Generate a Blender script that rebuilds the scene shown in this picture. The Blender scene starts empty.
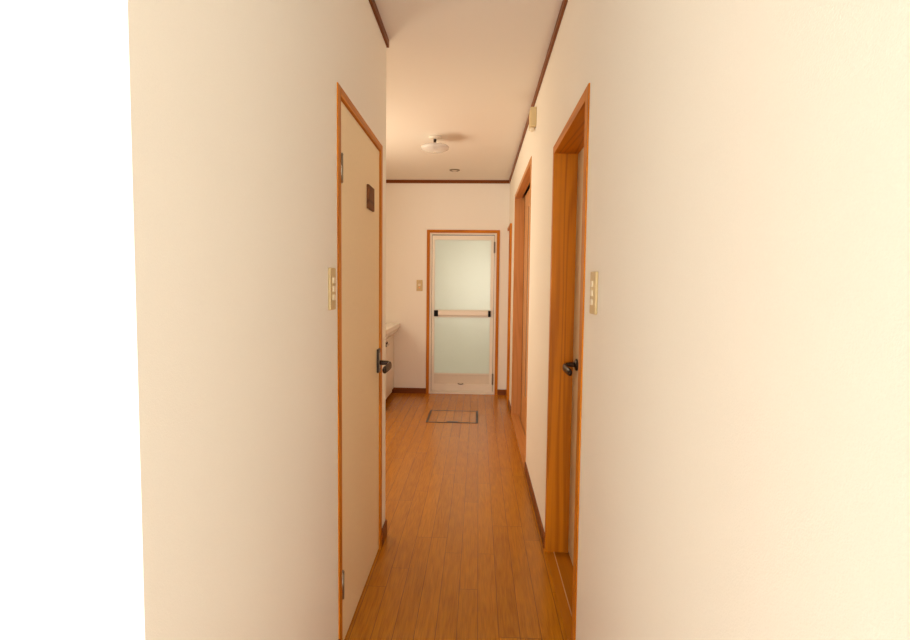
import bpy, bmesh, math
from mathutils import Vector, Matrix

scene = bpy.context.scene
COL = scene.collection

# ------------------------------------------------------------------ sizes
L, B = -0.447, 0.337          # corridor wall faces
H = 2.40                      # ceiling
D = 6.2176                    # end wall face
XR2 = 1.55                     # entrance hall right side, unseen, widened so daylight reaches the left wall
YR = 0.22                     # wall facing the entrance, right of the corridor mouth
YF = 0.705                    # wall facing the entrance, left of the corridor mouth
YC = 2.667                    # far corner of the left corridor wall
RT = 0.115                    # right wall thickness
XW = -1.50                    # washroom side wall
XE = -2.30                    # entrance hall side wall
YB = -5.60                    # entrance hall back wall


# ------------------------------------------------------------------ materials
def new_mat(name):
    m = bpy.data.materials.new(name)
    m.use_nodes = True
    nt = m.node_tree
    return m, nt, nt.nodes, nt.links, nt.nodes['Principled BSDF']


def plain(name, col, rough=0.5, metal=0.0, spec=0.5, bump=0.0, bscale=200.0, var=0.0):
    m, nt, N, K, P = new_mat(name)
    P.inputs['Roughness'].default_value = rough
    P.inputs['Metallic'].default_value = metal
    P.inputs['Specular IOR Level'].default_value = spec
    geo = N.new('ShaderNodeNewGeometry')
    noi = N.new('ShaderNodeTexNoise')
    noi.inputs['Scale'].default_value = bscale
    noi.inputs['Detail'].default_value = 3.0
    K.new(geo.outputs['Position'], noi.inputs['Vector'])
    mix = N.new('ShaderNodeMix'); mix.data_type = 'RGBA'
    mix.inputs['A'].default_value = (*[c * (1 - var) for c in col], 1)
    mix.inputs['B'].default_value = (*[min(1, c * (1 + var)) for c in col], 1)
    K.new(noi.outputs['Fac'], mix.inputs['Factor'])
    K.new(mix.outputs['Result'], P.inputs['Base Color'])
    if bump:
        b = N.new('ShaderNodeBump')
        b.inputs['Strength'].default_value = bump
        b.inputs['Distance'].default_value = 0.002
        K.new(noi.outputs['Fac'], b.inputs['Height'])
        K.new(b.outputs['Normal'], P.inputs['Normal'])
    return m


def math_node(N, K, op, a, b=None):
    n = N.new('ShaderNodeMath'); n.operation = op
    for i, v in enumerate((a, b)):
        if v is None:
            continue
        if isinstance(v, (int, float)):
            n.inputs[i].default_value = v
        else:
            K.new(v, n.inputs[i])
    return n.outputs[0]


def wood(name, dark, light, axis, rough=0.4, bands=7.0, cross=12.0, amount=0.45, spec=0.14):
    """Sawn wood whose grain runs along axis (0 x, 1 y, 2 z)."""
    m, nt, N, K, P = new_mat(name)
    geo = N.new('ShaderNodeNewGeometry')
    mp = N.new('ShaderNodeMapping')
    s = [cross] * 3; s[axis] = 0.55
    mp.inputs['Scale'].default_value = s
    K.new(geo.outputs['Position'], mp.inputs['Vector'])
    n1 = N.new('ShaderNodeTexNoise'); n1.inputs['Scale'].default_value = 1.0
    n1.inputs['Detail'].default_value = 1.2; n1.inputs['Roughness'].default_value = 0.35
    K.new(mp.outputs['Vector'], n1.inputs['Vector'])
    ph = math_node(N, K, 'MULTIPLY', n1.outputs['Fac'], bands * 6.283)
    ring = math_node(N, K, 'MULTIPLY_ADD', math_node(N, K, 'SINE', ph), 0.5)
    ring.node.inputs[2].default_value = 0.5
    ring = math_node(N, K, 'POWER', ring, 3.0)
    mp2 = N.new('ShaderNodeMapping')
    s2 = [260.0] * 3; s2[axis] = 5.0
    mp2.inputs['Scale'].default_value = s2
    K.new(geo.outputs['Position'], mp2.inputs['Vector'])
    n2 = N.new('ShaderNodeTexNoise'); n2.inputs['Scale'].default_value = 1.0
    n2.inputs['Detail'].default_value = 2.0
    K.new(mp2.outputs['Vector'], n2.inputs['Vector'])
    f = math_node(N, K, 'MULTIPLY', ring, amount)
    f2 = math_node(N, K, 'MULTIPLY', n2.outputs['Fac'], 0.45)
    fac = math_node(N, K, 'ADD', f, f2)
    fac.node.use_clamp = True
    mix = N.new('ShaderNodeMix'); mix.data_type = 'RGBA'
    mix.inputs['A'].default_value = (*light, 1)
    mix.inputs['B'].default_value = (*dark, 1)
    K.new(fac, mix.inputs['Factor'])
    K.new(mix.outputs['Result'], P.inputs['Base Color'])
    P.inputs['Roughness'].default_value = rough
    P.inputs['Specular IOR Level'].default_value = spec
    return m


def floor_mat():
    m, nt, N, K, P = new_mat('oak strip flooring')
    W, LEN, X0 = 0.0758, 0.909, -0.0605
    geo = N.new('ShaderNodeNewGeometry')
    sep = N.new('ShaderNodeSeparateXYZ'); K.new(geo.outputs['Position'], sep.inputs[0])
    xs = math_node(N, K, 'DIVIDE', math_node(N, K, 'SUBTRACT', sep.outputs['X'], X0), W)
    row = math_node(N, K, 'FLOOR', xs)
    fx = math_node(N, K, 'FRACT', xs)
    wn = N.new('ShaderNodeTexWhiteNoise'); wn.noise_dimensions = '1D'
    K.new(row, wn.inputs['W'])
    off = math_node(N, K, 'MULTIPLY', math_node(N, K, 'ROUND', math_node(N, K, 'MULTIPLY', wn.outputs['Value'], 6.0)), 1 / 6.0)
    ys = math_node(N, K, 'ADD', math_node(N, K, 'DIVIDE', math_node(N, K, 'SUBTRACT', sep.outputs['Y'], 2.652), LEN), off)
    plank = math_node(N, K, 'FLOOR', ys)
    fy = math_node(N, K, 'FRACT', ys)
    # distance to joints, metres
    ex = math_node(N, K, 'MULTIPLY', math_node(N, K, 'MINIMUM', fx, math_node(N, K, 'SUBTRACT', 1.0, fx)), W)
    ey = math_node(N, K, 'MULTIPLY', math_node(N, K, 'MINIMUM', fy, math_node(N, K, 'SUBTRACT', 1.0, fy)), LEN)
    e = math_node(N, K, 'MINIMUM', ex, ey)
    joint = N.new('ShaderNodeMapRange')
    joint.inputs['From Min'].default_value = 0.0006
    joint.inputs['From Max'].default_value = 0.0016
    joint.inputs['To Min'].default_value = 1.0
    joint.inputs['To Max'].default_value = 0.0
    K.new(e, joint.inputs['Value'])
    # per-plank tone
    cmb = N.new('ShaderNodeCombineXYZ'); K.new(row, cmb.inputs[0]); K.new(plank, cmb.inputs[1])
    wn2 = N.new('ShaderNodeTexWhiteNoise'); wn2.noise_dimensions = '2D'
    K.new(cmb.outputs[0], wn2.inputs['Vector'])
    # grain along y, shifted per plank
    sh = N.new('ShaderNodeVectorMath'); sh.operation = 'MULTIPLY_ADD'
    K.new(wn2.outputs['Color'], sh.inputs[0]); sh.inputs[1].default_value = (9, 9, 9)
    K.new(geo.outputs['Position'], sh.inputs[2])
    mp = N.new('ShaderNodeMapping'); mp.inputs['Scale'].default_value = (22, 1.6, 22)
    K.new(sh.outputs[0], mp.inputs['Vector'])
    n1 = N.new('ShaderNodeTexNoise'); n1.inputs['Scale'].default_value = 1.0
    n1.inputs['Detail'].default_value = 1.5
    K.new(mp.outputs[0], n1.inputs['Vector'])
    ring = math_node(N, K, 'SINE', math_node(N, K, 'MULTIPLY', n1.outputs['Fac'], 45.0))
    mp2 = N.new('ShaderNodeMapping'); mp2.inputs['Scale'].default_value = (300, 12, 300)
    K.new(sh.outputs[0], mp2.inputs['Vector'])
    n2 = N.new('ShaderNodeTexNoise'); n2.inputs['Scale'].default_value = 1.0
    n2.inputs['Detail'].default_value = 2.0
    K.new(mp2.outputs[0], n2.inputs['Vector'])
    a = math_node(N, K, 'MULTIPLY', ring, 0.11)
    b = math_node(N, K, 'MULTIPLY', math_node(N, K, 'SUBTRACT', n2.outputs['Fac'], 0.5), 1.15)
    c = math_node(N, K, 'MULTIPLY', math_node(N, K, 'SUBTRACT', wn2.outputs['Value'], 0.5), 0.24)
    t = math_node(N, K, 'ADD', math_node(N, K, 'ADD', a, b), math_node(N, K, 'ADD', c, 0.5))
    t.node.use_clamp = True
    mix = N.new('ShaderNodeMix'); mix.data_type = 'RGBA'
    mix.inputs['A'].default_value = (*FLOOR_DARK, 1)
    mix.inputs['B'].default_value = (*FLOOR_LIGHT, 1)
    K.new(t, mix.inputs['Factor'])
    mj = N.new('ShaderNodeMix'); mj.data_type = 'RGBA'
    K.new(mix.outputs['Result'], mj.inputs['A'])
    mj.inputs['B'].default_value = (0.09, 0.032, 0.009, 1)
    K.new(math_node(N, K, 'MULTIPLY', joint.outputs[0], 0.75), mj.inputs['Factor'])
    K.new(mj.outputs['Result'], P.inputs['Base Color'])
    P.inputs['Roughness'].default_value = 0.24
    P.inputs['Specular IOR Level'].default_value = 0.40
    bp = N.new('ShaderNodeBump'); bp.inputs['Strength'].default_value = 0.12
    bp.inputs['Distance'].default_value = 0.001
    K.new(math_node(N, K, 'SUBTRACT', n2.outputs['Fac'], joint.outputs[0]), bp.inputs['Height'])
    K.new(bp.outputs[0], P.inputs['Normal'])
    return m


def frosted(name, tint):
    m, nt, N, K, P = new_mat(name)
    N.remove(P)
    out = [n for n in N if n.type == 'OUTPUT_MATERIAL'][0]
    tr = N.new('ShaderNodeBsdfTranslucent'); tr.inputs['Color'].default_value = (*tint, 1)
    rf = N.new('ShaderNodeBsdfRefraction'); rf.inputs['Color'].default_value = (*tint, 1)
    rf.inputs['Roughness'].default_value = 0.78; rf.inputs['IOR'].default_value = 1.25
    gl = N.new('ShaderNodeBsdfGlossy'); gl.inputs['Roughness'].default_value = 0.35
    noi = N.new('ShaderNodeTexNoise'); noi.inputs['Scale'].default_value = 150.0
    geo = N.new('ShaderNodeNewGeometry'); K.new(geo.outputs['Position'], noi.inputs['Vector'])
    bp = N.new('ShaderNodeBump'); bp.inputs['Strength'].default_value = 0.2; bp.inputs['Distance'].default_value = 0.002
    K.new(noi.outputs['Fac'], bp.inputs['Height'])
    K.new(bp.outputs[0], gl.inputs['Normal'])
    m1 = N.new('ShaderNodeMixShader'); m1.inputs[0].default_value = 0.27
    K.new(tr.outputs[0], m1.inputs[1]); K.new(rf.outputs[0], m1.inputs[2])
    fr = N.new('ShaderNodeFresnel'); fr.inputs['IOR'].default_value = 1.4
    m2 = N.new('ShaderNodeMixShader')
    K.new(fr.outputs[0], m2.inputs[0]); K.new(m1.outputs[0], m2.inputs[1]); K.new(gl.outputs[0], m2.inputs[2])
    K.new(m2.outputs[0], out.inputs['Surface'])
    return m


FLOOR_DARK, FLOOR_LIGHT = (0.32, 0.108, 0.002), (0.60, 0.24, 0.008)
M = {}
M['paper'] = plain('cream wallpaper', (0.908, 0.872, 0.788), 0.85, bump=0.25, bscale=420, var=0.03, spec=0.2)
M['ceil'] = plain('ceiling paper', (0.84, 0.80, 0.735), 0.9, bump=0.15, bscale=300, var=0.02, spec=0.15)
M['floor'] = floor_mat()
M['stone'] = plain('pale stone for neutral bounce', (0.68, 0.68, 0.68), 0.5, bscale=30, var=0.05)
M['oz'] = wood('honey wood upright', (0.32, 0.086, 0.002), (0.66, 0.220, 0.006), 2)
M['oy'] = wood('honey wood lengthwise', (0.32, 0.086, 0.002), (0.66, 0.220, 0.006), 1)
M['ox'] = wood('honey wood crosswise', (0.32, 0.086, 0.002), (0.66, 0.220, 0.006), 0)
M['sy'] = wood('sill wood lengthwise', (0.30, 0.10, 0.003), (0.50, 0.185, 0.008), 1, bands=4, amount=0.25)
M['pz'] = wood('lauan wood upright', (0.45, 0.180, 0.048), (0.67, 0.315, 0.100), 2, bands=5, amount=0.3)
M['py'] = wood('lauan wood lengthwise', (0.45, 0.180, 0.048), (0.67, 0.315, 0.100), 1, bands=5, amount=0.3)
M['by'] = wood('dark trim lengthwise', (0.11, 0.028, 0.004), (0.25, 0.072, 0.011), 1, bands=4, amount=0.3)
M['bx'] = wood('dark trim crosswise', (0.11, 0.028, 0.004), (0.25, 0.072, 0.011), 0, bands=4, amount=0.3)
M['leaf'] = plain('beige laminate', (0.90, 0.745, 0.49), 0.5, var=0.03, bscale=60, spec=0.3)
M['grey_leaf'] = plain('grey beige laminate', (0.56, 0.43, 0.26), 0.5, var=0.03, bscale=60, spec=0.3)
M['plate'] = plain('yellowed plastic', (0.58, 0.43, 0.20), 0.4, var=0.02)
M['button'] = plain('pale switch plastic', (0.80, 0.70, 0.50), 0.35, var=0.02)
M['lit'] = plain('orange pilot lens', (0.9, 0.42, 0.15), 0.3)
M['bronze'] = plain('dark bronze', (0.055, 0.038, 0.026), 0.35, metal=0.8, bscale=40, var=0.15)
M['nickel'] = plain('worn nickel', (0.30, 0.25, 0.18), 0.4, metal=0.9, bscale=80, var=0.1)
M['steel'] = plain('grey steel', (0.13, 0.125, 0.115), 0.4, metal=0.6, bscale=80, var=0.1)
M['alu'] = plain('ivory aluminium', (0.86, 0.79, 0.65), 0.35, spec=0.5, var=0.02)
M['rim'] = plain('dark grey rim metal', (0.075, 0.06, 0.045), 0.5, metal=0.3)
M['hinge'] = plain('grey brown hinge', (0.20, 0.165, 0.125), 0.5, metal=0.2)
M['kick'] = plain('kick board with recess shade', (0.76, 0.68, 0.54), 0.45, var=0.04, bscale=30)
M['gap_shadow'] = plain('painted gap shadow', (0.22, 0.20, 0.17), 0.45, metal=0.5)
M['black'] = plain('black plastic and gap shade', (0.006, 0.006, 0.006), 0.6, spec=0.15)
M['strip'] = plain('tan edge strip', (0.62, 0.38, 0.19), 0.5)
M['sign'] = wood('walnut sign', (0.06, 0.016, 0.004), (0.21, 0.075, 0.022), 1, bands=5, rough=0.6)
M['white'] = plain('white enamel', (0.86, 0.83, 0.77), 0.18, var=0.01)
M['whitedoor'] = plain('white lacquer', (0.90, 0.87, 0.80), 0.3, var=0.01)
M['tile'] = plain('pale bathroom panel', (0.76, 0.74, 0.62), 0.4, var=0.02)
M['tilefloor'] = plain('bathroom floor', (0.48, 0.46, 0.40), 0.6, var=0.05)
M['pane'] = frosted('frosted glass', (0.93, 0.91, 0.81))
M['slit'] = plain('smoked reed glass', (0.33, 0.28, 0.20), 0.25, var=0.1, bscale=120)
M['alarm'] = plain('aged ivory plastic', (0.66, 0.51, 0.25), 0.45, var=0.03)
M['cable_white'] = plain('soft white plastic', (0.82, 0.74, 0.62), 0.4)


def shade_glass():
    m, nt, N, K, P = new_mat('frosted lamp glass')
    P.inputs['Base Color'].default_value = (0.93, 0.90, 0.86, 1)
    P.inputs['Roughness'].default_value = 0.25
    P.inputs['Transmission Weight'].default_value = 0.45
    P.inputs['IOR'].default_value = 1.4
    return m


M['shade'] = shade_glass()


# ------------------------------------------------------------------ mesh helpers
class MB:
    """Collects shapes, each with its own material, into one mesh."""

    def __init__(self):
        self.bm = bmesh.new(); self.mats = []

    def mi(self, m):
        if m not in self.mats:
            self.mats.append(m)
        return self.mats.index(m)

    def _take(self, geom_faces, m, smooth=False):
        i = self.mi(m)
        for f in geom_faces:
            f.material_index = i; f.smooth = smooth

    def box(self, x0, x1, y0, y1, z0, z1, m, bevel=0.0, seg=2):
        t = bmesh.new()
        bmesh.ops.create_cube(t, size=1.0)
        for v in t.verts:
            v.co = Vector(((x0 + x1) / 2 + v.co.x * (x1 - x0), (y0 + y1) / 2 + v.co.y * (y1 - y0), (z0 + z1) / 2 + v.co.z * (z1 - z0)))
        if bevel:
            bmesh.ops.bevel(t, geom=list(t.edges), offset=bevel, segments=seg, profile=0.5, affect='EDGES')
        self.merge(t, m); return self

    def merge(self, t, m, smooth=False, mat=None):
        if mat is not None:
            bmesh.ops.transform(t, matrix=mat, verts=t.verts)
        me = bpy.data.meshes.new('tmp'); t.to_mesh(me); t.free()
        n0 = len(self.bm.faces)
        self.bm.from_mesh(me); bpy.data.meshes.remove(me)
        self.bm.faces.ensure_lookup_table()
        self._take(self.bm.faces[n0:], m, smooth)

    def lathe(self, prof, c, m, axis='z', n=40, close=True):
        """prof: list of (radius, height)."""
        t = bmesh.new(); rings = []
        for r, h in prof:
            if r < 1e-6:
                rings.append([t.verts.new((0, 0, h))])
            else:
                rings.append([t.verts.new((r * math.cos(2 * math.pi * k / n), r * math.sin(2 * math.pi * k / n), h)) for k in range(n)])
        for a, b in zip(rings, rings[1:]):
            for k in range(n):
                k2 = (k + 1) % n
                if len(a) == 1 and len(b) == 1:
                    continue
                if len(a) == 1:
                    t.faces.new((a[0], b[k2], b[k]))
                elif len(b) == 1:
                    t.faces.new((a[k], a[k2], b[0]))
                else:
                    t.faces.new((a[k], a[k2], b[k2], b[k]))
        bmesh.ops.recalc_face_normals(t, faces=t.faces)
        mat = Matrix.Translation(c)
        if axis == 'x':
            mat = mat @ Matrix.Rotation(math.pi / 2, 4, 'Y')
        if axis == 'y':
            mat = mat @ Matrix.Rotation(-math.pi / 2, 4, 'X')
        self.merge(t, m, True, mat); return self

    def tube(self, pts, rad, m, n=14, flat=1.0):
        """Round-ended bar through pts; rad a number or one per point; flat squeezes across z."""
        pts = [Vector(p) for p in pts]
        if isinstance(rad, (int, float)):
            rad = [rad] * len(pts)
        t = bmesh.new(); rings = []
        for i, p in enumerate(pts):
            d = (pts[min(i + 1, len(pts) - 1)] - pts[max(i - 1, 0)]).normalized()
            u = d.cross(Vector((0, 0, 1)))
            if u.length < 1e-4:
                u = Vector((1, 0, 0))
            u.normalize(); w = u.cross(d)
            rings.append([t.verts.new(p + u * rad[i] * flat * math.cos(2 * math.pi * k / n) + w * rad[i] * math.sin(2 * math.pi * k / n)) for k in range(n)])
        for a, b in zip(rings, rings[1:]):
            for k in range(n):
                t.faces.new((a[k], a[(k + 1) % n], b[(k + 1) % n], b[k]))
        t.faces.new(rings[0]); t.faces.new(rings[-1])
        bmesh.ops.recalc_face_normals(t, faces=t.faces)
        self.merge(t, m, True); return self

    def prism(self, outline, z0, z1, m, bevel=0.0):
        t = bmesh.new()
        f = t.faces.new([t.verts.new((x, y, z0)) for x, y in outline])
        r = bmesh.ops.extrude_face_region(t, geom=[f])
        for v in [g for g in r['geom'] if isinstance(g, bmesh.types.BMVert)]:
            v.co.z = z1
        bmesh.ops.recalc_face_normals(t, faces=t.faces)
        self.merge(t, m); return self

    def build(self, name, parent=None, bevel=0.0, origin=(0, 0, 0)):
        me = bpy.data.meshes.new(name)
        o3 = Vector(origin)
        if parent is not None:
            o3 = PIV[parent.name]
        bmesh.ops.translate(self.bm, verts=self.bm.verts, vec=-o3)
        self.bm.to_mesh(me); self.bm.free()
        for m in self.mats:
            me.materials.append(m)
        o = bpy.data.objects.new(name, me); COL.objects.link(o)
        if parent is not None:
            o.parent = parent
        else:
            o.location = o3
        PIV[o.name] = o3
        if bevel:
            b = o.modifiers.new('edge', 'BEVEL'); b.width = bevel; b.segments = 2
            b.limit_method = 'ANGLE'; b.angle_limit = math.radians(50)
        return o


PIV = {}      # world pivot of every object that may carry parts


def root(name, loc):
    o = bpy.data.objects.new(name, None); COL.objects.link(o)
    o.location = loc; PIV[o.name] = Vector(loc); o.empty_display_size = 0.1
    return o


def tag(o, label, cat, group=None, kind=None):
    o['label'] = label; o['category'] = cat
    if group:
        o['group'] = group
    if kind:
        o['kind'] = kind
    return o


def struct(o, label, cat):
    return tag(o, label, cat, kind='structure')


# ------------------------------------------------------------------ shell
mb = MB()
mb.box(XE - .1, B - .003, YR, D + .02, -0.06, 0, M['floor'])
struct(mb.build('floor'), 'glossy honey brown strip wood floor running down the corridor', 'floor')

mb = MB(); mb.box(XE - .1, XR2 + .1, YB - .1, YR, -0.06, 0, M['stone'])  # unseen floor, made pale so the light it bounces stays neutral
struct(mb.build('floor_entrance'), 'unseen entrance hall floor, pale stone added for neutral bounce light', 'floor')

mb = MB()
mb.box(XE - .1, B + RT, YR, D + .1, H, H + .06, M['ceil'])
mb.box(XE - .1, XR2 + .1, YB - .1, YR, H, H + .06, M['ceil'])
struct(mb.build('ceiling'), 'flat cream papered ceiling above the corridor', 'ceiling')

# left corridor wall with the lavatory door opening
DL0, DL1, DLZ, CL, CV = 1.743, 2.550, 1.8754, 0.026, 0.040
LT = 0.10
mb = MB()
mb.box(L - LT, L, YF, DL0 + .004, 0, H, M['paper'])
mb.box(L - LT, L, DL1 - .004, YC, 0, H, M['paper'])
mb.box(L - LT, L, DL0 + .004, DL1 - .004, DLZ - .004, H, M['paper'])
mb.box(XW - .1, L - LT, YC - .10, YC, 0, H, M['paper'])
struct(mb.build('wall_left'), 'cream papered corridor wall that holds the beige door', 'wall')
mb = MB()
mb.box(XE, L - LT, YF, YF + .1, 0, H, M['paper'])
mb.box(B + RT, XR2, YR, YR + .1, 0, H, M['paper'])
struct(mb.build('wall_front'), 'bright papered wall facing the entrance at the left picture edge', 'wall')

# right wall: three openings
R1 = (1.764, 2.570, 1.877)       # outer casing y0, y1, top
R2 = (3.665, 5.256, 2.085)
R3 = (5.68, 6.19, 1.872)
c1, c2, c3 = 0.037, 0.036, 0.030
mb = MB()
ys = YR
for (y0, y1, zt) in (R1, R2, R3):
    mb.box(B, B + RT, ys, y0 + .006, 0, H, M['paper'])
    mb.box(B, B + RT, y0 + .006, y1 - .006, zt - .006, H, M['paper'])
    ys = y1 - .006
mb.box(B, B + RT, ys, D + .1, 0, H, M['paper'])
struct(mb.build('wall_right'), 'long cream papered wall with three wooden doorways', 'wall')

# end wall with the bathroom door opening
E0, E1, EZ = -0.579, 0.235, 1.852
mb = MB()
mb.box(XW - .1, E0 + .006, D, D + .1, 0, H, M['paper'])
mb.box(E1 - .006, B, D, D + .1, 0, H, M['paper'])
mb.box(E0 + .006, E1 - .006, D, D + .1, EZ - .006, H, M['paper'])
struct(mb.build('wall_end'), 'cream end wall around the frosted bathroom door', 'wall')

# washroom side wall with its window, entrance hall walls with glazed entrance
WW = (3.55, 4.75, 1.15, 1.90)      # y0 y1 z0 z1
mb = MB()
mb.box(XW - .1, XW, YC, WW[0], 0, H, M['paper'])
mb.box(XW - .1, XW, WW[1], D, 0, H, M['paper'])
mb.box(XW - .1, XW, WW[0], WW[1], 0, WW[2], M['paper'])
mb.box(XW - .1, XW, WW[0], WW[1], WW[3], H, M['paper'])
struct(mb.build('wall_side'), 'papered washroom wall with a window beside the washstand', 'wall')
mb = MB()
mb.box(XE - .1, XE, YB, YF + .1, 0, H, M['paper'])
mb.box(XR2, XR2 + .1, YB, YR + .1, 0, H, M['paper'])
struct(mb.build('wall_entrance'), 'papered side wall of the entrance hall', 'wall')
GW = (-1.90, 1.45, 0.10, 2.25)
mb = MB()
mb.box(XE - .1, GW[0], YB - .1, YB, 0, H, M['paper'])
mb.box(GW[1], XR2 + .1, YB - .1, YB, 0, H, M['paper'])
mb.box(GW[0], GW[1], YB - .1, YB, 0, GW[2], M['paper'])
mb.box(GW[0], GW[1], YB - .1, YB, GW[3], H, M['paper'])
struct(mb.build('wall_back'), 'papered wall behind the viewpoint with the glazed entrance', 'wall')


def window(name, axis, at, a0, a1, z0, z1, nmul, label):
    r = root(name, (at, (a0 + a1) / 2, z0) if axis == 'x' else ((a0 + a1) / 2, at, z0))

    def bx(mb, p0, p1, q0, q1, zz0, zz1, m):
        if axis == 'x':
            mb.box(q0, q1, p0, p1, zz0, zz1, m)
        else:
            mb.box(p0, p1, q0, q1, zz0, zz1, m)
    f = MB(); w = 0.045
    q0, q1 = at - .075, at - .025
    bx(f, a0, a0 + w, q0, q1, z0, z1, M['alu']); bx(f, a1 - w, a1, q0, q1, z0, z1, M['alu'])
    bx(f, a0 + w, a1 - w, q0, q1, z0, z0 + w, M['alu']); bx(f, a0 + w, a1 - w, q0, q1, z1 - w, z1, M['alu'])
    for k in range(1, nmul + 1):
        c = a0 + (a1 - a0) * k / (nmul + 1)
        bx(f, c - w / 2, c + w / 2, q0, q1, z0 + w, z1 - w, M['alu'])
    f.build('window_frame', r)
    for k in range(nmul + 1):
        b0 = a0 + (a1 - a0) * k / (nmul + 1) + (w if k == 0 else w / 2)
        b1 = a0 + (a1 - a0) * (k + 1) / (nmul + 1) - (w if k == nmul else w / 2)
        g = MB(); bx(g, b0, b1, at - .056, at - .050, z0 + w, z1 - w, M['pane']); g.build('window_pane', r)
    struct(r, label, 'window')


window('window_1', 'x', XW, *WW, 1, 'frosted washroom window beside the washstand')
window('window_2', 'y', YB, *GW, 3, 'frosted glazed entrance screen behind the viewpoint')

# bathroom shell beyond the glass door
BX0, BX1, BY1 = -0.66, 0.98, 8.05
BZ = 2.15
mb = MB()
mb.box(BX0 - .05, BX0, D + .1, BY1, 0, BZ, M['tile'])
mb.box(BX1, BX1 + .05, D + .1, BY1, 0, BZ, M['tile'])
mb.box(BX0 - .05, BX1 + .05, D + .1, BY1 + .05, BZ, BZ + .05, M['tile'])
mb.box(B, BX1 + .05, D + .08, D + .1, 0, BZ, M['tile'])
BW = (-0.42, 0.72, 0.75, 1.80)
mb.box(BX0 - .05, BW[0], BY1, BY1 + .05, 0, BZ, M['tile'])
mb.box(BW[1], BX1 + .05, BY1, BY1 + .05, 0, BZ, M['tile'])
mb.box(BW[0], BW[1], BY1, BY1 + .05, 0, BW[2], M['tile'])
mb.box(BW[0], BW[1], BY1, BY1 + .05, BW[3], BZ, M['tile'])
struct(mb.build('wall_bathroom'), 'pale bathroom walls seen blurred through the frosted door', 'wall')
mb = MB(); mb.box(BX0 - .05, BX1 + .05, D + .1, BY1 + .05, -0.06, 0, M['tilefloor'])
struct(mb.build('floor_bathroom'), 'grey bathroom floor behind the frosted door', 'floor')
r = root('window_3', ((BW[0] + BW[1]) / 2, BY1, BW[2]))
f = MB(); w = .04
f.box(BW[0], BW[0] + w, BY1, BY1 + .04, BW[2], BW[3], M['alu']); f.box(BW[1] - w, BW[1], BY1, BY1 + .04, BW[2], BW[3], M['alu'])
f.box(BW[0] + w, BW[1] - w, BY1, BY1 + .04, BW[2], BW[2] + w, M['alu']); f.box(BW[0] + w, BW[1] - w, BY1, BY1 + .04, BW[3] - w, BW[3], M['alu'])
f.build('window_frame', r)
g = MB(); g.box(BW[0] + w, BW[1] - w, BY1 + .02, BY1 + .026, BW[2] + w, BW[3] - w, M['pane']); g.build('window_pane', r)
struct(r, 'bathroom window that lights the frosted door from behind', 'window')

# ------------------------------------------------------------------ ceiling trim, baseboards
TZ0, TD = 2.364, 0.012
mb = MB()
mb.box(L, L + TD, YF, YC + TD, TZ0, H, M['by'])
mb.box(XW, L, YC, YC + TD, TZ0, H, M['bx'])
struct(mb.build('trim_1', bevel=.002), 'dark brown ceiling trim along the left corridor wall', 'trim')
mb = MB(); mb.box(B - TD, B, YR, D - TD, TZ0, H, M['by'])
struct(mb.build('trim_2', bevel=.002), 'dark brown ceiling trim along the right wall', 'trim')
mb = MB(); mb.box(XW + TD, B, D - TD, D, TZ0, H, M['bx'])
struct(mb.build('trim_3', bevel=.002), 'dark brown ceiling trim across the end wall', 'trim')
BH, BD = 0.062, 0.009
mb = MB()
mb.box(L, L + BD, YF, DL0, 0, .075, M['by']); mb.box(L, L + BD, DL1, YC + BD, 0, .075, M['by'])
mb.box(XW, L, YC, YC + BD, 0, .075, M['bx'])
struct(mb.build('baseboard_left', bevel=.0015), 'dark brown baseboard beside the beige door', 'baseboard')
mb = MB()
for y0, y1 in ((YR, R1[0]), (R1[1], R2[0]), (R2[1], R3[0]), (R3[1], D - BD)):
    mb.box(B - BD, B, y0, y1, 0, BH, M['by'])
struct(mb.build('baseboard_right', bevel=.0015), 'dark brown baseboard along the right wall between doorways', 'baseboard')
mb = MB(); mb.box(XW, E0, D - BD, D, 0, BH, M['bx']); mb.box(E1, B, D - BD, D, 0, BH, M['bx'])
struct(mb.build('baseboard_end', bevel=.0015), 'dark brown baseboard along the end wall', 'baseboard')


# ------------------------------------------------------------------ hardware
def lever(parent, x, y, z, out, toward, mat):
    """Handle bar: a neck out of the plate, then a blade along y that curls down."""
    m = MB()
    m.lathe([(0, 0), (.011, 0), (.011, .012), (.009, .04)], (x, y, z), mat, 'x') if out > 0 else \
        m.lathe([(0, 0), (.011, 0), (.011, -.012), (.009, -.04)], (x, y, z), mat, 'x')
    xo = x + out * .046
    n = 9; pts = []; rad = []
    for i in range(n):
        t = i / (n - 1)
        pts.append((xo - out * .010 * t * t, y + toward * (-.012 + .115 * t), z - .010 - .010 * t))
        rad.append(.0195 - .003 * t if 0 < i < n - 1 else .013)
    m.tube(pts, rad, mat, flat=.5)
    return m.build('lever', parent)


def hinge(parent, x, y, z0, z1, out, mat):
    m = MB(); c = (z0 + z1) / 2
    m.lathe([(0, z0 - c), (.0055, z0 - c), (.0055, z1 - c), (0, z1 - c)], (x, y, c), mat, 'z', 16)
    m.lathe([(0, z1 - c), (.0065, z1 - c), (.005, z1 - c + .006), (0, z1 - c + .007)], (x, y, c), mat, 'z', 16)
    m.box(min(x, x - out * .006), max(x, x - out * .006), y, y + .016, z0, z1, mat)
    return m.build('hinge', parent)


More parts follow.
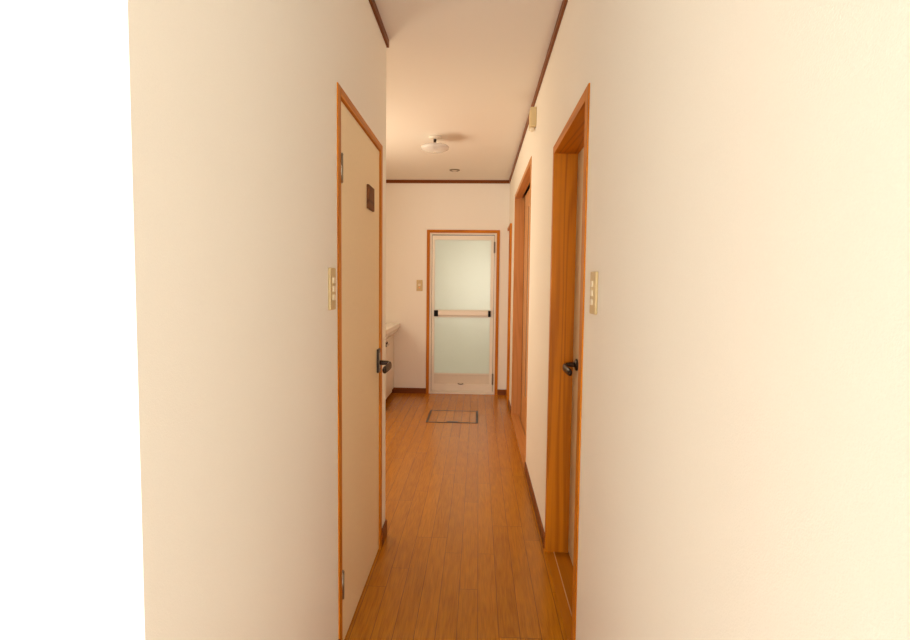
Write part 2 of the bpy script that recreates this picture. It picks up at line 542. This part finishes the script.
# ------------------------------------------------------------------ door_1: beige lavatory door in the left wall
LP = 0.004
r = root('door_1', (L, (DL0 + DL1) / 2, 0))
m = MB()
xa, xb = L - .075, L + LP
m.box(xa, xb, DL0, DL0 + CV, 0, DLZ, M['oz'])
m.box(xa, xb, DL1 - CV, DL1, 0, DLZ, M['oz'])
m.box(xa, xb, DL0 + CV, DL1 - CV, DLZ - CL - .004, DLZ, M['oy'])
m.box(xa, L - .047, DL0 + CV, DL1 - CV, 0, DLZ - CL - .004, M['oz'])
m.build('door_frame', r, bevel=.0015)
m = MB(); XL = L - .004
m.box(XL - .036, XL, DL0 + CV + .002, DL1 - CV - .003, .006, DLZ - CL - .007, M['leaf'], .0015)
m.build('door_leaf', r)
hinge(r, L + .004, DL0 + CV + .002, 1.575, 1.662, 1, M['nickel'])
hinge(r, L + .004, DL0 + CV + .002, .188, .280, 1, M['nickel'])
m = MB()
m.box(XL, XL + .009, 2.450, 2.500, .848, .956, M['bronze'], .003)
m.box(XL + .0085, XL + .0105, 2.456, 2.494, .868, .938, M['nickel'], .0008)
hp = m.build('handle', r); hp['label'] = 'dark bronze lever handle plate'
lever(hp, XL + .010, 2.474, .893, 1, -1, M['bronze'])
struct(r, 'beige flush door in an orange wood frame in the left wall', 'door')

# small wooden plate on that door
m = MB()
m.box(XL, XL + .010, 2.224, 2.342, 1.553, 1.648, M['sign'], .002)
m.box(XL + .009, XL + .0108, 2.240, 2.326, 1.622, 1.634, M['sign'], .001)
tag(m.build('door_sign', origin=(XL, 2.292, 1.553)), 'small dark brown wooden plate fixed high on the beige door', 'sign')

# ------------------------------------------------------------------ door_2: deep wooden doorway, nearest in the right wall
RP = 0.005
r = root('door_2', (B, (R1[0] + R1[1]) / 2, 0))
y0, y1, zt = R1
xa, xb = B - RP, B + .122
m = MB()
m.box(xa, xb, y0, y0 + .052, 0, zt, M['oz'])
m.box(xa, xb, y1 - c1, y1, 0, zt, M['oz'])
m.box(xa, xb, y0 + .052, y1 - c1, zt - c1, zt, M['oy'])
m.build('door_frame', r, bevel=.0015)
m = MB()
m.box(B - .003, .3705, y0 + .052, y1 - c1, -.03, .0015, M['sy'])
m.box(.374, xb, y0 + .052, y1 - c1, -.03, .002, M['sy'])
m.build('sill', r)
m = MB(); m.box(.3705, .374, y0 + .052, y1 - c1, -.03, .004, M['strip']); m.build('sill_edge_strip', r)
XR = .438
m = MB(); m.box(XR, XR + .036, y0 + .053, y1 - c1 - .002, .006, zt - c1 - .003, M['grey_leaf'], .0015)
m.build('door_leaf', r)
m = MB(); m.box(XR + .026, XR + .040, y0 + .032, y1 - c1 + .02, 0, zt - c1 + .02, M['oz']); m.build('door_stop', r)
m = MB()
m.lathe([(0, 0), (.026, 0), (.026, -.006), (.020, -.010), (0, -.010)], (XR, 2.425, .905), M['bronze'], 'x')
hp = m.build('handle', r); hp['label'] = 'dark bronze round handle rose'
lever(hp, XR - .008, 2.425, .905, -1, -1, M['bronze'])
struct(r, 'deep orange wood doorway with closed grey door nearest in right wall', 'door')

# ------------------------------------------------------------------ door_3: reddish sliding door further along
r = root('door_3', (B, (R2[0] + R2[1]) / 2, 0))
y0, y1, zt = R2
m = MB()
xa, xb = B - RP, B + .124
m.box(xa, xb, y0, y0 + c2, 0, zt, M['pz'])
m.box(xa, xb, y1 - c2, y1, 0, zt, M['pz'])
m.box(xa, .395, y0 + c2, y1 - c2, zt - c2, zt, M['py'])
m.box(.395, xb, y0 + c2, y1 - c2, zt - .006, zt, M['black'])  # black board paints the shade in the groove above the panels
m.build('door_frame', r, bevel=.0015)
m = MB()
m.box(xa, .401, y0 + c2, y1 - c2, 0, .016, M['py'])
m.box(.406, xb, y0 + c2, y1 - c2, 0, .016, M['py'])
m.box(.401, .406, y0 + c2, y1 - c2, 0, .010, M['steel'])
m.build('sill', r)


def slider(x0, a0, a1, slit):
    m = MB(); x1 = x0 + .026
    z0, z1 = .018, zt - c2 - .012
    if slit:
        s0, s1, t0, t1 = slit
        m.box(x0, x1, a0, s0, z0, z1, M['pz']); m.box(x0, x1, s1, a1, z0, z1, M['pz'])
        m.box(x0, x1, s0, s1, z0, t0, M['py']); m.box(x0, x1, s0, s1, t1, z1, M['py'])
    else:
        m.box(x0, x1, a0, a1, z0, z1, M['pz'])
    o = m.build('sliding_panel', r, bevel=.001)
    if slit:
        g = MB(); g.box(x0 + .006, x0 + .012, s0, s1, t0, t1, M['slit']); g.build('glass_slit', o)
        g = MB(); g.box(x0 - .001, x1, a1, a1 + .028, z0, z1, M['black']); e = g.build('gap_shade_strip', o); e['label'] = 'black strip painting the dark gap'  # added black strip paints the dark gap between panel and jamb


slider(.408, y0 + c2 + .002, 5.00, (4.57, 4.70, .30, 1.90))
slider(.437, 4.30, y1 - c2, None)
struct(r, 'reddish wood sliding door on a raised sill in the right wall', 'door')

# ------------------------------------------------------------------ door_4: last doorway by the end wall
r = root('door_4', (B, (R3[0] + R3[1]) / 2, 0))
y0, y1, zt = R3
xa, xb = B - .021, B + .10
m = MB()
m.box(xa, xb, y0, y0 + c3, 0, zt - c3, M['oz'])
m.box(B - .002, xb, y1 - c3, y1, 0, zt - c3, M['oz'])
m.box(xa, xb, y0, y1, zt - c3, zt, M['oy'])
m.build('door_frame', r, bevel=.0015)
m = MB(); m.box(B + .01, B + .046, y0 + c3, y1 - c3, 0.004, zt - c3, M['leaf']); m.build('door_leaf', r)
struct(r, 'narrow orange wood doorway next to the end wall', 'door')

# ------------------------------------------------------------------ door_5: frosted bathroom door
r = root('door_5', ((E0 + E1) / 2, D, 0))
ce = 0.033
m = MB()
ya, yb = D - .010, D + .105
m.box(E0, E0 + ce, ya, yb, 0, EZ, M['oz'])
m.box(E1 - ce, E1, ya, yb, 0, EZ, M['oz'])
m.box(E0 + ce, E1 - ce, ya, yb, EZ - ce, EZ, M['ox'])
m.build('door_frame', r, bevel=.0015)
# aluminium frame inside the casing
a0, a1, az = E0 + ce, E1 - ce, EZ - ce
m = MB(); w = .022
m.box(a0, a0 + w, D + .004, D + .075, 0, az, M['alu'])
m.box(a1 - w, a1, D + .004, D + .075, 0, az, M['alu'])
m.box(a0 + w, a1 - w, D + .004, D + .075, az - w + .004, az, M['alu'])
m.box(a0 + w, a1 - w, D + .004, D + .075, 0, .026, M['alu'])
m.box(a0 + w, a0 + w + .003, D + .030, D + .075, .026, az - w + .004, M['gap_shadow'])  # dark strips here paint the shadow gap between frame and leaf
m.box(a1 - w - .003, a1 - w, D + .030, D + .075, .026, az - w + .004, M['gap_shadow'])
m.box(a0 + w, a1 - w, D + .030, D + .075, az - w - .004, az - w + .004, M['gap_shadow'])
m.build('metal_frame', r, bevel=.001)
# leaf
l0, l1, lz0, lz1 = a0 + w + .005, a1 - w - .005, .032, az - w - .007
ga, gb = -0.489, 0.139
LY0, LY1 = D + .012, D + .046
m = MB()
m.box(l0, ga, LY0, LY1, lz0, lz1, M['alu'])
m.box(gb, l1, LY0, LY1, lz0, lz1, M['alu'])
m.box(ga, gb, LY0, LY1, 1.742, lz1, M['alu'])
m.box(ga, gb, LY0, LY1, .872, .958, M['alu'])
m.box(ga, gb, LY0, LY1, .222, .236, M['alu'])
m.box(ga, gb, LY0, LY1, lz0, .112, M['alu'])
leaf = m.build('door_leaf', r, bevel=.0012); leaf['label'] = 'ivory metal leaf of the bathroom door'
for z0, z1 in ((.958, 1.742), (.236, .872)):
    g = MB(); g.box(ga, gb, D + .027, D + .031, z0, z1, M['pane']); g.build('glass_pane', leaf)
m = MB(); m.box(ga, gb, D + .028, D + .036, .112, .222, M['kick'])  # colour darker than the leaf, painting the shade of the recess
for k in range(4):
    m.box(ga, gb, D + .026, D + .030, .122 + .025 * k, .136 + .025 * k, M['kick'])
m.build('kick_panel', leaf)
m = MB(); m.box(-0.448, 0.118, D - .022, D - .002, .896, .950, M['alu'], .006, 3)
bar = m.build('push_bar', leaf)
for x0, x1 in ((-0.492, -0.446), (0.116, 0.146)):
    m = MB(); m.box(x0, x1, D - .024, LY0, .884, .952, M['black'], .004)
    e = m.build('end_cap', r); e['label'] = 'black end cap of the push bar'
m = MB(); m.tube([(-.215, LY0 - .004, .120), (-.195, LY0 - .012, .113), (-.175, LY0 - .012, .113), (-.155, LY0 - .004, .120)], .006, M['nickel'])
m.build('release_catch', leaf)
for z0, z1 in ((1.600, 1.722), (.112, .238)):
    m = MB(); c = (z0 + z1) / 2
    m.lathe([(0, z0 - c), (.009, z0 - c), (.009, z1 - c), (0, z1 - c)], (l1 + .004, LY0 - .006, c), M['hinge'], 'z', 16)
    m.box(l1 - .006, l1 + .014, LY0 - .006, LY0, z0, z1, M['hinge'])
    m.build('hinge', r)
struct(r, 'ivory metal bathroom door with frosted panes in the end wall', 'door')


# ------------------------------------------------------------------ switches
def wall_switch(wall, x, y, z0, z1, wid, nbtn, label):
    """Plate on the left ('l'), right ('r') or end ('e') wall; wid along the wall."""
    zc = (z0 + z1) / 2
    s = {'l': 1, 'r': -1, 'e': 0}[wall]

    def slab(mb, a0, a1, d0, d1, zz0, zz1, m, bv):
        if wall == 'e':
            mb.box(x + a0, x + a1, D - d1, D - d0, zz0, zz1, m, bv)
        else:
            mb.box(min(x + s * d0, x + s * d1), max(x + s * d0, x + s * d1), y + a0, y + a1, zz0, zz1, m, bv)
    r = root('light_switch', (x, y, z0) if wall != 'e' else (x, D, z0))
    m = MB(); slab(m, -wid / 2, wid / 2, 0, .0085, z0, z1, M['plate'], .0025); m.build('switch_plate', r)
    m = MB(); slab(m, -wid * .20, wid * .20, .008, .0095, z0 + .026, z1 - .026, M['plate'], .0008); m.build('switch_insert', r)
    if nbtn == 1:
        m = MB(); slab(m, -.014, .014, .010, .015, zc - .006, zc + .020, M['button'], .002); m.build('switch_button', r)
        m = MB(); slab(m, -.010, .010, .010, .0125, zc - .032, zc - .016, M['lit'], .001)
        o = m.build('pilot_lamp', r); o['label'] = 'orange pilot lamp'
    else:
        for k in range(nbtn):
            c = zc + .026 * (k - (nbtn - 1) / 2)
            m = MB(); slab(m, -.012, .012, .0085, .0125, c - .009, c + .009, M['button'], .002); m.build('switch_button', r)
    return tag(r, label, 'switch', 'light switches on the walls')


wall_switch('l', L, 1.663, 1.171, 1.298, .060, 3, 'ivory light switch plate left of the beige door')
wall_switch('r', B, 1.606, 1.171, 1.293, .072, 3, 'ivory three-button light switch right of the deep orange doorway')
wall_switch('e', -.659, 0, 1.166, 1.290, .068, 1, 'small yellowed light switch on end wall beside the frosted door')

# ------------------------------------------------------------------ alarm box high on the right wall
r = root('alarm_box', (B, 3.46, 2.20))
m = MB(); m.box(B - .036, B, 3.405, 3.515, 2.205, 2.318, M['alarm'], .005, 3); m.build('body', r)
m = MB(); m.lathe([(0, 0), (.018, 0), (.016, -.014), (.008, -.022), (0, -.024)], (B - .020, 3.455, 2.207), M['button']); m.build('sensor_dome', r)
tag(r, 'small yellowed plastic alarm box under the right ceiling trim', 'alarm')

# ------------------------------------------------------------------ ceiling lamp and downlight
cx, cy = -.353, 4.40
r = root('ceiling_lamp', (cx, cy, H))
m = MB(); m.lathe([(0, 0), (.047, 0), (.045, -.012), (.020, -.020), (0, -.020)], (cx, cy, H), M['cable_white']); m.build('canopy', r)
m = MB(); m.lathe([(0, -.018), (.011, -.018), (.011, -.065), (0, -.065)], (cx, cy, H), M['bronze'], n=20); m.build('stem', r)
m = MB(); m.lathe([(.012, -.058), (.060, -.062), (.100, -.070), (.113, -.082), (.108, -.096), (.075, -.112), (.030, -.119), (0, -.120)], (cx, cy, H), M['shade'], n=56)
o = m.build('lamp_shade', r); o['label'] = 'milky glass saucer shade'
m = MB(); m.lathe([(0, -.118), (.010, -.119), (.008, -.124), (0, -.126)], (cx, cy, H), M['cable_white'], n=20); m.build('finial', r)
tag(r, 'milky glass saucer ceiling lamp hanging under the corridor ceiling', 'lamp')

cx, cy = -.252, 5.67
r = root('downlight', (cx, cy, H))
m = MB(); m.lathe([(.030, -.001), (.036, -.010), (.050, -.008), (.053, 0), (.030, 0)], (cx, cy, H), M['nickel']); m.build('trim_ring', r)
m = MB(); m.lathe([(0, -.014), (.018, -.012), (.031, -.004), (.031, 0), (0, 0)], (cx, cy, H), M['cable_white']); m.build('lens', r)
tag(r, 'small round metal-rimmed downlight in ceiling near the end wall', 'light')

# ------------------------------------------------------------------ floor hatch
h0, h1, k0, k1 = -.457, .017, 4.908, 5.387
r = root('floor_hatch', ((h0 + h1) / 2, (k0 + k1) / 2, 0))
m = MB(); w = .021
m.box(h0, h1, k0, k0 + w, 0, .003, M['rim']); m.box(h0, h1, k1 - w, k1, 0, .003, M['rim'])
m.box(h0, h0 + w, k0 + w, k1 - w, 0, .003, M['rim']); m.box(h1 - w, h1, k0 + w, k1 - w, 0, .003, M['rim'])
o = m.build('rim', r); o['label'] = 'grey metal rim of the hatch'
m = MB(); m.box(h0 + w, h1 - w, k0 + w, k1 - w, 0, .002, M['floor']); m.build('panel', r)
m = MB(); m.box(-.266, -.166, k0 + .016, k0 + .050, .002, .004, M['rim'], .0008); o = m.build('pull', r); o['label'] = 'grey recessed finger pull'
tag(r, 'square underfloor storage hatch with grey metal rim in floor', 'hatch')

# ------------------------------------------------------------------ washstand in the nook
VX, VY0, VY1 = -.935, 5.20, D - .012
VB = XW + .012
r = root('washstand', (VB, (VY0 + VY1) / 2, 0))
m = MB()
m.box(VB, VX - .012, VY0, VY1, .06, .70, M['whitedoor'])
m.box(VB, VX - .05, VY0, VY1, 0, .06, M['bx'])
m.build('cabinet', r)
for y0, y1, ky in ((VY0 + .004, VY0 + .372, VY0 + .34), (VY0 + .376, VY0 + .76, VY0 + .41)):
    m = MB(); m.box(VX - .012, VX + .008, y0, y1, .062, .680, M['whitedoor'], .003); d = m.build('door', r)
    m = MB(); m.lathe([(0, 0), (.024, 0), (.024, .004), (.020, .007), (0, .007)], (VX + .008, ky, .628), M['black'], 'x', 24)
    m.lathe([(0, .006), (.008, .006), (.008, .014), (.013, .018), (.012, .025), (0, .027)], (VX + .008, ky, .624), M['white'], 'x', 24)
    o = m.build('knob', d); o['label'] = 'white round knob on a black base'
# counter with a sunken bowl
m = MB(); bm = bmesh.new()
x0, x1, ztop = VB, VX + .060, .802
cxb, cyb = (x0 + x1) / 2 + .02, (VY0 + VY1) / 2
n = 48; loops = []
for rx, ry, z in ((.20, .31, ztop), (.19, .30, ztop - .012), (.17, .27, ztop - .05), (.11, .18, ztop - .085), (.03, .03, ztop - .092)):
    loops.append([bm.verts.new((cxb + rx * math.cos(2 * math.pi * k / n), cyb + ry * math.sin(2 * math.pi * k / n), z)) for k in range(n)])
outer = []
for k in range(n):
    a = 2 * math.pi * k / n; c, s = math.cos(a), math.sin(a)
    sx = ((x1 if c > 0 else x0) - cxb) / c if abs(c) > 1e-6 else 1e9
    sy = ((VY1 if s > 0 else VY0) - cyb) / s if abs(s) > 1e-6 else 1e9
    t = min(sx, sy); outer.append((cxb + c * t, cyb + s * t))
for cx_, cy_ in ((x0, VY0), (x0, VY1), (x1, VY0), (x1, VY1)):
    i = min(range(n), key=lambda q: (outer[q][0] - cx_) ** 2 + (outer[q][1] - cy_) ** 2); outer[i] = (cx_, cy_)
top = [bm.verts.new((x, y, ztop)) for x, y in outer]
low = [bm.verts.new((x, y, ztop - .042)) for x, y in outer]
low2 = [bm.verts.new((x - (.035 if x > x0 + .1 else 0), y, .70)) for x, y in outer]
seq = [low2, low, top] + loops
for a, b in zip(seq, seq[1:]):
    for k in range(n):
        bm.faces.new((a[k], a[(k + 1) % n], b[(k + 1) % n], b[k]))
bm.faces.new(loops[-1]); bm.faces.new(list(reversed(low2)))
bmesh.ops.recalc_face_normals(bm, faces=bm.faces)
m.merge(bm, M['white']); o = m.build('basin', r, bevel=.004); o['label'] = 'white enamel basin top'
m = MB()
m.lathe([(0, 0), (.024, 0), (.022, .03), (.014, .06), (0, .065)], (VB + .06, cyb, ztop), M['nickel'], n=24)
m.tube([(VB + .06, cyb, ztop + .05), (VB + .10, cyb, ztop + .12), (VB + .16, cyb, ztop + .12), (VB + .19, cyb, ztop + .085)], .010, M['nickel'])
o = m.build('tap', r); o['label'] = 'metal tap'
tag(r, 'white washstand cabinet with basin in the nook left of the end wall', 'washstand')


# ------------------------------------------------------------------ daylight through the windows
def area(name, loc, rot, sx, sy, energy, col):
    l = bpy.data.lights.new(name, 'AREA'); l.shape = 'RECTANGLE'; l.size = sx; l.size_y = sy
    l.energy = energy; l.color = col
    o = bpy.data.objects.new(name, l); COL.objects.link(o); o.location = loc; o.rotation_euler = rot
    return o


R90 = math.pi / 2
area('entrance_daylight', ((GW[0] + GW[1]) / 2, YB - .015, (GW[2] + GW[3]) / 2), (R90, 0, 0), GW[1] - GW[0] - .1, GW[3] - GW[2] - .1, 238, (.955, .975, 1.05))
area('washroom_daylight', (XW - .015, (WW[0] + WW[1]) / 2, (WW[2] + WW[3]) / 2), (R90, 0, -R90), WW[1] - WW[0] - .1, WW[3] - WW[2] - .1, 25, (1, .835, .61))
area('bathroom_daylight', ((BW[0] + BW[1]) / 2, BY1 - .01, (BW[2] + BW[3]) / 2), (-R90, 0, 0), BW[1] - BW[0] - .1, BW[3] - BW[2] - .1, 16.5, (1, .985, .98))

w = bpy.data.worlds.new('world'); scene.world = w; w.use_nodes = True
w.node_tree.nodes['Background'].inputs[0].default_value = (.8, .9, 1, 1)
w.node_tree.nodes['Background'].inputs[1].default_value = 0.02

# ------------------------------------------------------------------ camera
f, yaw, pitch, roll, h = 552.71, .0410, .0659, .0107, 1.2547
c, s = math.cos(yaw), math.sin(yaw); X = Vector((c, s, 0)); Y = Vector((-s, c, 0)); Z = Vector((0, 0, 1))
c, s = math.cos(pitch), math.sin(pitch); U = Y * s + Z * c; F = Y * c - Z * s
c, s = math.cos(roll), math.sin(roll); R = X * c + U * s; UP = -X * s + U * c
cam = bpy.data.cameras.new('camera'); cam.sensor_width = 36; cam.sensor_fit = 'HORIZONTAL'
cam.lens = f * 36 / 910; cam.clip_start = .02; cam.clip_end = 100
co = bpy.data.objects.new('camera', cam); COL.objects.link(co)
co.matrix_world = Matrix(((R.x, UP.x, -F.x, 0), (R.y, UP.y, -F.y, 0), (R.z, UP.z, -F.z, h), (0, 0, 0, 1)))
scene.camera = co

scene.view_settings.view_transform = 'Standard'
scene.view_settings.look = 'None'
scene.view_settings.gamma = 1.0
scene.view_settings.use_curve_mapping = False
scene.view_settings.exposure = 0.0
scene.cycles.use_denoising = True
scene.cycles.max_bounces = 14
scene.cycles.diffuse_bounces = 8
scene.cycles.sample_clamp_indirect = 8.0
